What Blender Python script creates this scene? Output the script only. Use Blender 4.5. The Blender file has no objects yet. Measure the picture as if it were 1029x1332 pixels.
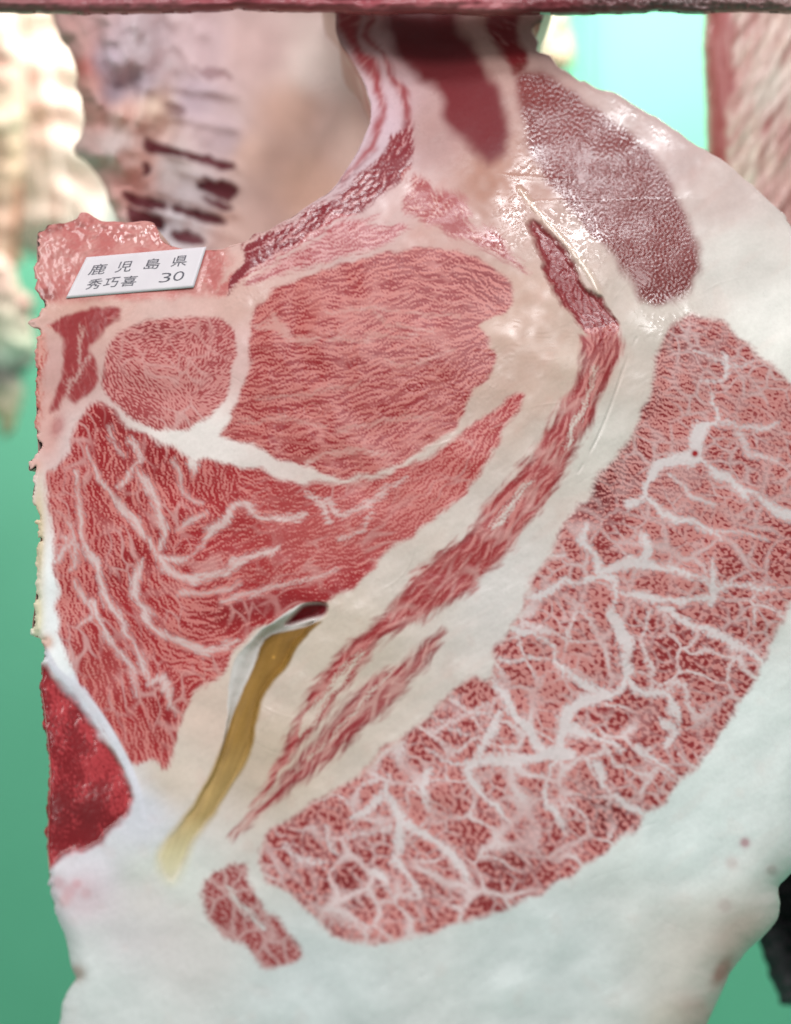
import bpy, math, random
import numpy as np
from mathutils import Vector

# ------------------------------------------------------------------ camera, world, lamps, exposure
sc = bpy.context.scene
col = sc.collection
S, DIST, ZC = 0.0005, 0.75, 1.30            # metres per photo pixel at y=0, camera distance, camera height

cam_d = bpy.data.cameras.new('camera')
cam = bpy.data.objects.new('camera', cam_d); col.objects.link(cam)
cam.location = (0, -DIST, ZC); cam.rotation_euler = (math.radians(90), 0, 0)
cam_d.sensor_fit = 'VERTICAL'; cam_d.sensor_height = 24.0
cam_d.lens = 24.0 * DIST / (1332 * S)
cam_d.clip_start = 0.02; cam_d.clip_end = 60
cam_d.dof.use_dof = True; cam_d.dof.focus_distance = 0.755; cam_d.dof.aperture_fstop = 1.35
sc.camera = cam

world = bpy.data.worlds.new('World'); sc.world = world; world.use_nodes = True
wb = world.node_tree.nodes['Background']
wb.inputs[0].default_value = (0.98, 0.99, 1.0, 1); wb.inputs[1].default_value = 0.36

def area(name, loc, target, sx, sy, power, colour):
    l = bpy.data.lights.new(name, 'AREA'); l.shape = 'RECTANGLE'; l.size = sx; l.size_y = sy
    l.energy = power; l.color = colour
    o = bpy.data.objects.new(name, l); col.objects.link(o)
    o.location = loc
    o.rotation_euler = (Vector(target) - Vector(loc)).to_track_quat('-Z', 'Y').to_euler()
    return o
area('ceiling_lamp', (0.3, -1.45, 2.6), (0.0, 0.0, 1.3), 1.3, 0.5, 14, (1.0, 0.985, 0.985))
area('overhead_lamp', (0.35, -0.66, 2.75), (0.1, 0.0, 1.4), 1.2, 0.12, 9.5, (0.94, 0.98, 1.0))
area('left_fill_lamp', (-1.5, -0.9, 2.3), (0.0, 0.1, 1.3), 0.4, 1.2, 11, (1.0, 0.985, 0.97))  # unseen fill lamp, added to brighten the chest cavity
area('back_ceiling_lamp', (0.1, 1.12, 2.70), (0.1, 1.6, 1.4), 2.4, 0.2, 47, (1.0, 1.0, 0.95))

sc.view_settings.view_transform = 'Standard'; sc.view_settings.look = 'None'
sc.view_settings.exposure = 0.1; sc.view_settings.gamma = 1.0
sc.view_settings.use_curve_mapping = False

rng = np.random.default_rng(11)
random.seed(5)

# ------------------------------------------------------------------ helpers
def lin(c):
    c = np.asarray(c, float) / 255.0
    return np.where(c <= 0.04045, c / 12.92, ((c + 0.055) / 1.055) ** 2.4)
def alb(c, k=0.95):
    return np.clip(lin(c) / k, 0, 0.9)

def at(px, py, Y):
    """photo pixel + distance behind the y=0 plane -> world point arrays"""
    f = S * (DIST + Y) / DIST
    return (px - 514.5) * f, Y, ZC - (py - 666.0) * f

def sst(a, b, x):
    t = np.clip((x - a) / (b - a), 0, 1)
    return t * t * (3 - 2 * t)

def smooth_closed(pts, n=4):
    p = np.array(pts, float)
    a, b, c, d = np.roll(p, 1, 0), p, np.roll(p, -1, 0), np.roll(p, -2, 0)
    out = []
    for t in np.arange(n) / n:
        out.append(0.5 * (2 * b + (c - a) * t + (2 * a - 5 * b + 4 * c - d) * t ** 2 + (3 * b - a - 3 * c + d) * t ** 3))
    return np.stack(out, 1).reshape(-1, 2)

def smooth_open(pts, n=4):
    p = np.array(pts, float)
    if len(p) < 3: return p
    q = np.vstack([2 * p[0] - p[1], p, 2 * p[-1] - p[-2]])
    out = []
    for i in range(1, len(q) - 2):
        a, b, c, d = q[i - 1], q[i], q[i + 1], q[i + 2]
        for t in np.arange(n) / n:
            out.append(0.5 * (2 * b + (c - a) * t + (2 * a - 5 * b + 4 * c - d) * t ** 2 + (3 * b - a - 3 * c + d) * t ** 3))
    out.append(p[-1])
    return np.array(out)

def poly_sdf(X, Y, poly):
    """signed distance, negative inside"""
    d2 = np.full(X.shape, 1e12); ins = np.zeros(X.shape, bool)
    P = poly; Q = np.roll(poly, -1, 0)
    for (ax, ay), (bx, by) in zip(P, Q):
        ex, ey = bx - ax, by - ay
        L = ex * ex + ey * ey
        if L < 1e-9: continue
        wx, wy = X - ax, Y - ay
        t = np.clip((wx * ex + wy * ey) / L, 0, 1)
        d2 = np.minimum(d2, (wx - t * ex) ** 2 + (wy - t * ey) ** 2)
        if ay != by:
            ins ^= ((ay > Y) != (by > Y)) & (X < ex * (Y - ay) / ey + ax)
    d = np.sqrt(d2)
    return np.where(ins, -d, d)

def line_sdf(X, Y, pts, w0, w1):
    """distance to a polyline minus its half width (tapering w0 -> w1)"""
    best = np.full(X.shape, 1e6); n = len(pts) - 1
    for i in range(n):
        (ax, ay), (bx, by) = pts[i], pts[i + 1]
        ex, ey = bx - ax, by - ay; L = ex * ex + ey * ey + 1e-9
        t = np.clip(((X - ax) * ex + (Y - ay) * ey) / L, 0, 1)
        s_ = (i + t) / n; w = (w0 + (w1 - w0) * s_) * 0.5 * (1 - .55 * np.clip((s_ - .7) / .3, 0, 1) - .35 * np.clip((.12 - s_) / .12, 0, 1))
        best = np.minimum(best, np.hypot(X - ax - t * ex, Y - ay - t * ey) - w)
    return best

# ---- materials (all node-built)
def nt(m):
    m.use_nodes = True; t = m.node_tree
    return t, t.nodes, t.links, t.nodes['Principled BSDF']

def tissue_material(name, rough=0.5, wetgain=0.36, bump=0.06, bscale=600.0, spec=0.5):
    m = bpy.data.materials.new(name); t, N, L, P = nt(m)
    a1 = N.new('ShaderNodeAttribute'); a1.attribute_name = 'lean_colour'
    a2 = N.new('ShaderNodeAttribute'); a2.attribute_name = 'fat_colour'
    a3 = N.new('ShaderNodeAttribute'); a3.attribute_name = 'fat_share'
    a4 = N.new('ShaderNodeAttribute'); a4.attribute_name = 'wet'
    mx = N.new('ShaderNodeMix'); mx.data_type = 'RGBA'
    L.new(a3.outputs['Fac'], mx.inputs[0]); L.new(a1.outputs['Color'], mx.inputs[6]); L.new(a2.outputs['Color'], mx.inputs[7])
    tc = N.new('ShaderNodeTexCoord')
    n1 = N.new('ShaderNodeTexNoise'); n1.inputs['Scale'].default_value = 420; n1.inputs['Detail'].default_value = 4
    n2 = N.new('ShaderNodeTexNoise'); n2.inputs['Scale'].default_value = bscale; n2.inputs['Detail'].default_value = 3
    L.new(tc.outputs['Object'], n1.inputs['Vector']); L.new(tc.outputs['Object'], n2.inputs['Vector'])
    mr = N.new('ShaderNodeMapRange'); mr.inputs['From Min'].default_value = 0.25; mr.inputs['From Max'].default_value = 0.75
    mr.inputs['To Min'].default_value = 0.96; mr.inputs['To Max'].default_value = 1.04
    L.new(n1.outputs['Fac'], mr.inputs['Value'])
    mu = N.new('ShaderNodeMix'); mu.data_type = 'RGBA'; mu.blend_type = 'MULTIPLY'; mu.inputs[0].default_value = 1
    L.new(mx.outputs[2], mu.inputs[6]); L.new(mr.outputs['Result'], mu.inputs[7])
    L.new(mu.outputs[2], P.inputs['Base Color'])
    r = N.new('ShaderNodeMath'); r.operation = 'MULTIPLY_ADD'; r.use_clamp = True
    L.new(a4.outputs['Fac'], r.inputs[0]); r.inputs[1].default_value = -wetgain; r.inputs[2].default_value = rough
    r2 = N.new('ShaderNodeMath'); r2.operation = 'MULTIPLY_ADD'
    L.new(n1.outputs['Fac'], r2.inputs[0]); r2.inputs[1].default_value = 0.16
    r3 = N.new('ShaderNodeMath'); r3.operation = 'SUBTRACT'; L.new(r.outputs[0], r3.inputs[0]); r3.inputs[1].default_value = 0.08
    L.new(r3.outputs[0], r2.inputs[2]); L.new(r2.outputs[0], P.inputs['Roughness'])
    bp = N.new('ShaderNodeBump'); bp.inputs['Strength'].default_value = bump; bp.inputs['Distance'].default_value = 0.0004
    L.new(n2.outputs['Fac'], bp.inputs['Height']); L.new(bp.outputs['Normal'], P.inputs['Normal'])
    sp = N.new('ShaderNodeMath'); sp.operation = 'POWER'; L.new(a4.outputs['Fac'], sp.inputs[0]); sp.inputs[1].default_value = 2.0
    sq = N.new('ShaderNodeMath'); sq.operation = 'MULTIPLY_ADD'; L.new(sp.outputs[0], sq.inputs[0]); sq.inputs[1].default_value = spec * 1.7; sq.inputs[2].default_value = .05
    L.new(sq.outputs[0], P.inputs['Specular IOR Level'])
    return m

MEAT = tissue_material('marbled_meat')
BACK = tissue_material('carcass_tissue', rough=0.6, wetgain=0.35, bump=0.1, bscale=150)

def plain(name, c, rough=0.6, c2=None, scale=40.0, bump=0.0):
    m = bpy.data.materials.new(name); t, N, L, P = nt(m)
    tc = N.new('ShaderNodeTexCoord'); n = N.new('ShaderNodeTexNoise')
    n.inputs['Scale'].default_value = scale; n.inputs['Detail'].default_value = 6
    L.new(tc.outputs['Object'], n.inputs['Vector'])
    rp = N.new('ShaderNodeValToRGB'); L.new(n.outputs['Fac'], rp.inputs[0])
    c2 = c if c2 is None else c2
    rp.color_ramp.elements[0].position = 0.3; rp.color_ramp.elements[1].position = 0.7
    rp.color_ramp.elements[0].color = (*alb(c), 1); rp.color_ramp.elements[1].color = (*alb(c2), 1)
    L.new(rp.outputs[0], P.inputs['Base Color']); P.inputs['Roughness'].default_value = rough
    if bump:
        b = N.new('ShaderNodeBump'); b.inputs['Strength'].default_value = bump; b.inputs['Distance'].default_value = 0.002
        L.new(n.outputs['Fac'], b.inputs['Height']); L.new(b.outputs['Normal'], P.inputs['Normal'])
    return m

def empty(name, loc):
    o = bpy.data.objects.new(name, None); col.objects.link(o); o.location = loc; return o

def mesh_obj(name, verts, faces, mat, parent=None, attrs=None, normals=None, smooth=True):
    """verts (n,3) world coordinates, faces (m,4) or (m,3) int arrays"""
    verts = np.asarray(verts, np.float32); faces = np.asarray(faces, np.int32)
    if parent is not None:
        off = np.zeros(3); q = parent
        while q is not None: off += np.array(q.location); q = q.parent
        verts = verts - off.astype(np.float32)
    me = bpy.data.meshes.new(name); k = faces.shape[1]
    me.vertices.add(len(verts)); me.vertices.foreach_set('co', verts.ravel())
    me.loops.add(faces.size); me.loops.foreach_set('vertex_index', faces.ravel())
    me.polygons.add(len(faces)); me.polygons.foreach_set('loop_start', np.arange(0, faces.size, k, dtype=np.int32))
    if smooth: me.polygons.foreach_set('use_smooth', np.ones(len(faces), bool))
    me.update(calc_edges=True)
    for an, v in (attrs or {}).items():
        if v.ndim == 2:
            a = me.attributes.new(an, 'FLOAT_COLOR', 'POINT')
            a.data.foreach_set('color', np.hstack([v, np.ones((len(v), 1))]).astype(np.float32).ravel())
        else:
            a = me.attributes.new(an, 'FLOAT', 'POINT'); a.data.foreach_set('value', v.astype(np.float32))
    if normals is not None:
        me.normals_split_custom_set_from_vertices(normals.astype(np.float32))
    me.materials.append(mat)
    o = bpy.data.objects.new(name, me); col.objects.link(o)
    if parent is not None: o.parent = parent
    return o

def tag(o, label=None, cat=None, group=None, kind=None):
    for k, v in (('label', label), ('category', cat), ('group', group), ('kind', kind)):
        if v: o[k] = v
    return o

class Grid:
    """regular lattice in photo pixels on which tissue sheets are computed"""
    def __init__(s, x0, x1, y0, y1, g):
        s.g = g; s.x0, s.y0 = x0, y0
        s.x = np.arange(x0, x1 + g * .5, g); s.y = np.arange(y0, y1 + g * .5, g)
        s.W, s.H = len(s.x), len(s.y)
        s.X, s.Y = np.meshgrid(s.x, s.y)
        fy = np.fft.fftfreq(s.H)[:, None]; fx = np.fft.rfftfreq(s.W)[None, :]
        s.fx, s.fy = fx / g, fy / g                        # cycles per pixel
    def white(s): return rng.standard_normal((s.H, s.W))
    def filt(s, a, k): return np.fft.irfft2(np.fft.rfft2(a) * k, s=(s.H, s.W))
    def blur(s, a, px): return s.filt(a, np.exp(-2 * (math.pi * px) ** 2 * (s.fx ** 2 + s.fy ** 2)))
    def noise(s, lam):                                       # band of features about lam px, unit variance
        f = np.sqrt(s.fx ** 2 + s.fy ** 2)
        n = s.filt(s.white(), np.exp(-((f * lam) ** 2) * 1.2)); return n / n.std()
    def aniso(s, long, short, deg):                          # streaks along deg
        c, n = math.cos(math.radians(deg)), math.sin(math.radians(deg))
        a = s.filt(s.white(), np.exp(-((s.fx * c + s.fy * n) * long) ** 2 - ((-s.fx * n + s.fy * c) * short) ** 2)); return a / a.std()
    def coarse(s, fn, c=3.0, warp=None):
        """evaluate a field on a coarser lattice, sample it bilinearly (optionally at warped places)"""
        cx = np.arange(s.x[0] - 4 * c, s.x[-1] + 5 * c, c); cy = np.arange(s.y[0] - 4 * c, s.y[-1] + 5 * c, c)
        A, B = np.meshgrid(cx, cy); F = fn(A, B)
        X, Y = (s.X, s.Y) if warp is None else (s.X + warp[0], s.Y + warp[1])
        u = np.clip((X - cx[0]) / c, 0, len(cx) - 1.001); v = np.clip((Y - cy[0]) / c, 0, len(cy) - 1.001)
        i = u.astype(int); j = v.astype(int); u -= i; v -= j
        return (F[j, i] * (1 - u) + F[j, i + 1] * u) * (1 - v) + (F[j + 1, i] * (1 - u) + F[j + 1, i + 1] * u) * v
    def idw(s, pts, vals, p=3.0, c=8.0):
        pts = np.array(pts, float); vals = np.array(vals, float); outs = []
        for k in range(vals.shape[1]):
            def fn(A, B, k=k):
                num = 0; den = 0
                for (x, y), v in zip(pts, vals[:, k]):
                    w = 1.0 / ((A - x) ** 2 + (B - y) ** 2 + 150.0) ** (p / 2); num = num + w * v; den = den + w
                return num / den
            outs.append(s.coarse(fn, c))
        return np.stack(outs, -1)

def grid_normals(P):
    du = np.gradient(P, axis=1); dv = np.gradient(P, axis=0)
    n = np.cross(dv, du); n /= np.linalg.norm(n, axis=-1, keepdims=True) + 1e-12
    n[n[..., 1] > 0] *= -1
    return n

def emit_parts(G, P, Nn, keep, pid, attrs, specs):
    """split the lattice cells by part id; specs: id -> (name, parent or id, material)"""
    made = {}
    idx = np.arange(G.H * G.W).reshape(G.H, G.W)
    quads = np.stack([idx[:-1, :-1], idx[1:, :-1], idx[1:, 1:], idx[:-1, 1:]], -1)
    Pf, Nf = P.reshape(-1, 3), Nn.reshape(-1, 3)
    af = {k: v.reshape(-1, v.shape[-1]) if v.ndim == 3 else v.ravel() for k, v in attrs.items()}
    for i, (name, parent, mat) in specs.items():
        q = quads[keep & (pid == i)]
        if len(q) == 0: continue
        u, inv = np.unique(q.ravel(), return_inverse=True)
        par = made.get(parent, parent) if isinstance(parent, int) else parent
        if isinstance(par, int): continue
        made[i] = mesh_obj(name, Pf[u], inv.reshape(-1, 4), mat, par, {k: v[u] for k, v in af.items()}, Nf[u])
    return made

def skirt(name, ring, depths, insets, mat, parent, centre):
    """closed side surface running back from the rim of the face (ring of world points), with a back cap"""
    n = len(ring); c = np.array(centre, float); V = []
    wob = -np.abs(np.convolve(np.tile(rng.normal(0, 1, n), 3), np.hanning(15) / 4, 'same')[n:2 * n])
    for k, (dy, ins) in enumerate(zip(depths, insets)):
        p = ring.copy(); q = c - ring; q[:, 1] = 0
        p += q * (ins - (.006 * wob * (k > 0))[:, None]); p[:, 1] += dy - (.002 * wob if k else 0)
        V.append(p)
    V = np.vstack(V); m = len(depths); F = []
    for k in range(m - 1):
        a = np.arange(n); b = (a + 1) % n
        F.append(np.stack([k * n + a, k * n + b, (k + 1) * n + b, (k + 1) * n + a], 1))
    F = np.vstack(F)
    cv = V[-n:].mean(0); V = np.vstack([V, cv]); ci = len(V) - 1
    a = np.arange(0, n - 1, 2); base = (m - 1) * n
    F = np.vstack([F, np.stack([base + a, base + a + 1, base + (a + 2) % n, np.full(len(a), ci)], 1)])
    nv = len(V)
    at_ = {'lean_colour': np.tile(alb((178, 104, 98)), (nv, 1)), 'fat_colour': np.tile(alb((214, 192, 180)), (nv, 1)),
           'fat_share': np.concatenate([np.clip(.95 + .5 * np.roll(wob, 5 * k), 0, 1) for k in range(m)] + [[1.]]), 'wet': np.full(nv, 0.3)}
    return mesh_obj(name, V, F, mat, parent, at_)

# ------------------------------------------------------------------ the room: green wall and floor
wallm = plain('green_paint', (102, 180, 147), 0.6, (108, 185, 153), 3.0, 0.05)
floorm = plain('green_floor', (95, 170, 145), 0.4, (105, 180, 155), 5.0, 0.05)
WALL_Y = 1.75
mesh_obj('wall', [(-6, WALL_Y, 0), (6, WALL_Y, 0), (6, WALL_Y, 3.4), (-6, WALL_Y, 3.4)], [[0, 1, 2, 3]], wallm, smooth=False)['kind'] = 'structure'
mesh_obj('floor', [(-6, -4, 0), (6, -4, 0), (6, WALL_Y, 0), (-6, WALL_Y, 0)], [[0, 1, 2, 3]], floorm, smooth=False)['kind'] = 'structure'

# ------------------------------------------------------------------ main carcass: traced outlines (photo pixels)
OUT = [(430,-45),(436,16),(440,50),(460,80),(476,115),(484,150),(474,178),(460,205),(438,240),(420,255),(395,272),(370,287),(350,299),
 (332,304),(318,315),(300,320),(288,325),(262,324),(232,322),(210,312),(204,298),(195,288),(175,290),(150,288),(132,288),(118,279),(106,277),
 (100,285),(85,289),(72,291),(61,292),(57,299),(48,303),(47,330),(48,365),(48,375),(53,386),(57,395),(55,404),(44,416),(42,422),(52,430),(50,440),(47,447),
 (48,470),(46,500),(46,520),(47,560),(48,590),(38,600),(37,612),(47,609),(45,625),(42,640),(42,652),(50,660),(52,690),(50,720),(48,750),(44,790),
 (41,815),(45,828),(55,832),(57,850),(55,865),(53,900),(56,920),(60,955),(64,1000),(63,1040),(61,1100),(66,1160),(74,1190),(85,1222),(95,1262),
 (99,1272),(88,1290),(80,1310),(78,1345),(82,1400),(400,1402),(840,1400),(890,1375),(920,1331),(933,1303),(941,1284),(946,1273),(956,1256),(971,1239),(988,1223),
 (1001,1210),(1011,1193),(1015,1175),(1014,1154),(1027,1139),(1048,1110),(1062,1040),(1066,900),(1067,700),(1066,500),(1055,360),(1029,292),(1000,262),
 (958,224),(940,210),(915,195),(888,178),(860,156),(820,133),(800,121),(775,113),(762,105),(755,106),(741,96),(724,85),(713,73),(698,67),(700,54),(691,39),(699,29),(707,21),(712,-45)]
M = {}   # muscles
M['blade_muscle'] = [(500,-20),(500,32),(505,49),(517,73),(537,90),(546,104),(568,114),(578,136),(577,151),(590,175),(612,188),(631,211),(658,199),(661,185),(659,156),(653,126),(636,95),(622,70),(604,46),(596,32),(595,-20)]
M['neck_muscle'] = [(635,-20),(634,44),(648,66),(662,90),(668,97),(681,86),(685,75),(675,55),(672,39),(676,-20)]
M['inner_rib_strip'] = [(440,10),(444,40),(462,74),(482,105),(490,128),(492,148),(482,174),(468,202),(447,232),(443,242),(450,240),(470,216),(488,190),(500,160),(503,140),(500,112),(486,80),(470,60),(466,30),(468,10)]
M['outer_rib_strip'] = [(480,18),(470,46),(478,60),(494,70),(500,86),(510,104),(520,126),(525,150),(522,170),(516,186),(528,190),(535,170),(537,145),(531,122),(520,100),(508,82),(498,66),(486,54),(482,40),(490,18)]
M['rib_edge_muscle'] = [(520,172),(534,165),(537,195),(534,217),(522,235),(505,250),(480,265),(460,278),(440,286),(420,300),(400,315),(375,330),(350,345),(330,356),(305,378),(285,387),(280,380),(298,360),(312,340),(314,322),(335,306),(365,296),(400,273),(440,250),(470,226),(500,194)]
M['upper_flank_muscle'] = [(440,287),(470,285),(492,278),(484,292),(510,292),(528,296),(520,310),(500,319),(470,328),(420,342),(371,356),(324,374),(330,360),(380,332),(420,303)]
M['cap_muscle'] = [(536,224),(558,238),(569,253),(585,246),(604,260),(613,277),(608,288),(636,299),(658,314),(675,335),(690,355),(675,350),(646,333),(617,318),(585,306),(568,292),(549,289),(522,275),(527,255)]
M['ribeye_muscle'] = [(292,559),(308,519),(327,482),(322,440),(324,417),(336,393),(373,370),(420,351),(476,335),(541,323),(597,328),(634,342),(665,370),(670,389),(658,410),(627,417),(637,440),(646,463),(639,487),(616,510),(604,533),(602,547),(578,568),(541,592),(513,606),(467,622),(425,620),(397,608),(364,597),(327,581),(296,574)]
M['oval_muscle'] = [(141,454),(158,430),(185,419),(232,413),(279,418),(298,428),(305,450),(304,481),(298,504),(283,531),(263,553),(232,561),(197,558),(174,547),(150,528),(134,508),(135,481)]
M['back_muscle'] = [(61,425),(80,411),(121,400),(158,405),(140,426),(122,449),(126,469),(129,486),(126,499),(114,511),(97,523),(87,514),(78,528),(68,540),(72,513),(80,482),(84,450),(82,438),(70,431)]
M['edge_muscle'] = [(50,430),(60,432),(62,450),(59,480),(58,510),(56,540),(54,560),(44,560),(44,500),(44,440)]
M['underblade_muscle'] = [(119,524),(127,522),(140,528),(162,551),(185,565),(217,582),(248,604),(271,596),(294,602),(341,613),(380,625),(424,630),(461,625),(497,618),(526,605),(558,593),(585,576),(606,559),(626,545),(648,530),(663,515),(683,513),(686,524),(661,551),(649,580),(632,606),(612,628),(599,650),(570,674),(531,696),(497,725),(473,754),(441,775),(424,787),(405,791),(384,801),(362,809),(338,820),(318,835),(300,856),(280,882),(258,899),(249,913),(238,935),(221,996),(209,998),(198,985),(180,996),(163,977),(136,950),(117,913),(97,880),(82,840),(74,786),(70,747),(68,703),(65,674),(62,655),(58,625),(75,608),(92,586),(95,567),(104,542)]
M['brisket_muscle'] = [(852,459),(867,433),(886,412),(912,410),(942,422),(980,452),(1010,478),(1029,501),(1046,540),(1056,620),(1054,720),(1036,775),(1025,790),(1010,827),(1000,846),(988,873),(969,909),(954,933),(935,955),(910,995),(888,1017),(862,1046),(828,1075),(786,1114),(762,1128),(740,1143),(711,1160),(682,1174),(650,1187),(601,1201),(565,1213),(530,1220),(492,1229),(450,1223),(413,1197),(371,1160),(345,1144),(337,1107),(361,1076),(413,1039),(466,1008),(492,981),(534,950),(570,917),(594,895),(616,878),(632,880),(643,858),(644,841),(657,827),(669,806),(680,792),(683,770),(704,736),(721,709),(736,675),(751,658),(766,645),(770,627),(785,612),(804,590),(821,565),(838,529),(845,512),(848,480)]
M['brisket_tip_muscle'] = [(266,1144),(292,1126),(319,1124),(329,1149),(345,1181),(371,1207),(392,1239),(382,1252),(345,1259),(319,1235),(282,1212),(266,1186)]
M['folded_muscle'] = [(691,287),(703,291),(718,304),(738,327),(753,349),(761,370),(777,380),(796,405),(805,424),(802,440),(788,452),(772,446),(757,432),(742,407),(720,380),(705,337),(689,304)]
M['plate_muscle'] = [(806,436),(802,468),(794,487),(780,521),(768,555),(755,577),(738,606),(726,631),(700,666),(680,690),(649,731),(624,748),(612,770),(570,793),(531,813),(490,840),(470,862),(440,905),(410,945),(380,985),(345,1030),(330,1048),(345,1018),(372,965),(390,930),(407,898),(424,874),(449,844),(485,815),(517,779),(546,745),(580,716),(610,690),(632,661),(661,629),(692,592),(704,570),(721,546),(738,517),(751,487),(758,475),(755,449),(757,438)]
M['plate_lower_muscle'] = [(577,816),(569,840),(555,860),(534,882),(526,900),(500,925),(468,952),(421,994),(361,1040),(310,1086),(300,1088),(340,1045),(380,1000),(420,950),(450,915),(475,890),(510,866),(530,860),(545,840),(560,828)]
M['trapezius_muscle'] = [(669,92),(687,88),(716,98),(757,124),(786,147),(815,168),(844,194),(867,226),(882,255),(896,282),(908,314),(912,337),(903,369),(888,388),(861,399),(841,398),(827,384),(812,357),(792,328),(765,311),(751,290),(730,264),(713,241),(692,206),(681,177),(675,142),(672,112)]
M['pink_flap'] = [(40,285),(100,270),(205,284),(232,316),(292,320),(300,340),(292,365),(284,386),(262,384),(240,386),(200,389),(150,392),(125,390),(85,392),(62,396),(40,390)]
M['bone_marrow'] = [(58,862),(70,876),(80,892),(92,905),(106,918),(119,937),(130,957),(150,980),(165,1005),(172,1030),(168,1055),(157,1072),(140,1090),(120,1102),(95,1110),(75,1122),(50,1126),(50,1060),(50,1000),(50,950),(45,905),(48,870)]
OPEN = [(377,793),(350,812),(329,830),(312,850),(301,868),(296,890),(295,910),(294,943),(284,985),(268,1019),(245,1057),(218,1092),(206,1112),(209,1134),(225,1145),(240,1124),(251,1093),(279,1057),(302,1019),(323,981),(330,943),(344,900),(370,866),(380,848),(398,822),(421,802),(424,787),(400,784)]
TENDON = [(419,808),(380,819),(343,832),(330,866),(311,906),(298,943),(284,981),(266,1019),(243,1057),(216,1093),(205,1114),(209,1136),(225,1147),(241,1125),(253,1093),(281,1057),(304,1019),(326,981),(333,943),(347,900),(373,868),(384,849),(401,824)]
HOLE = [(370,814),(384,796),(398,785),(425,785),(424,800),(402,806)]

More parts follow.
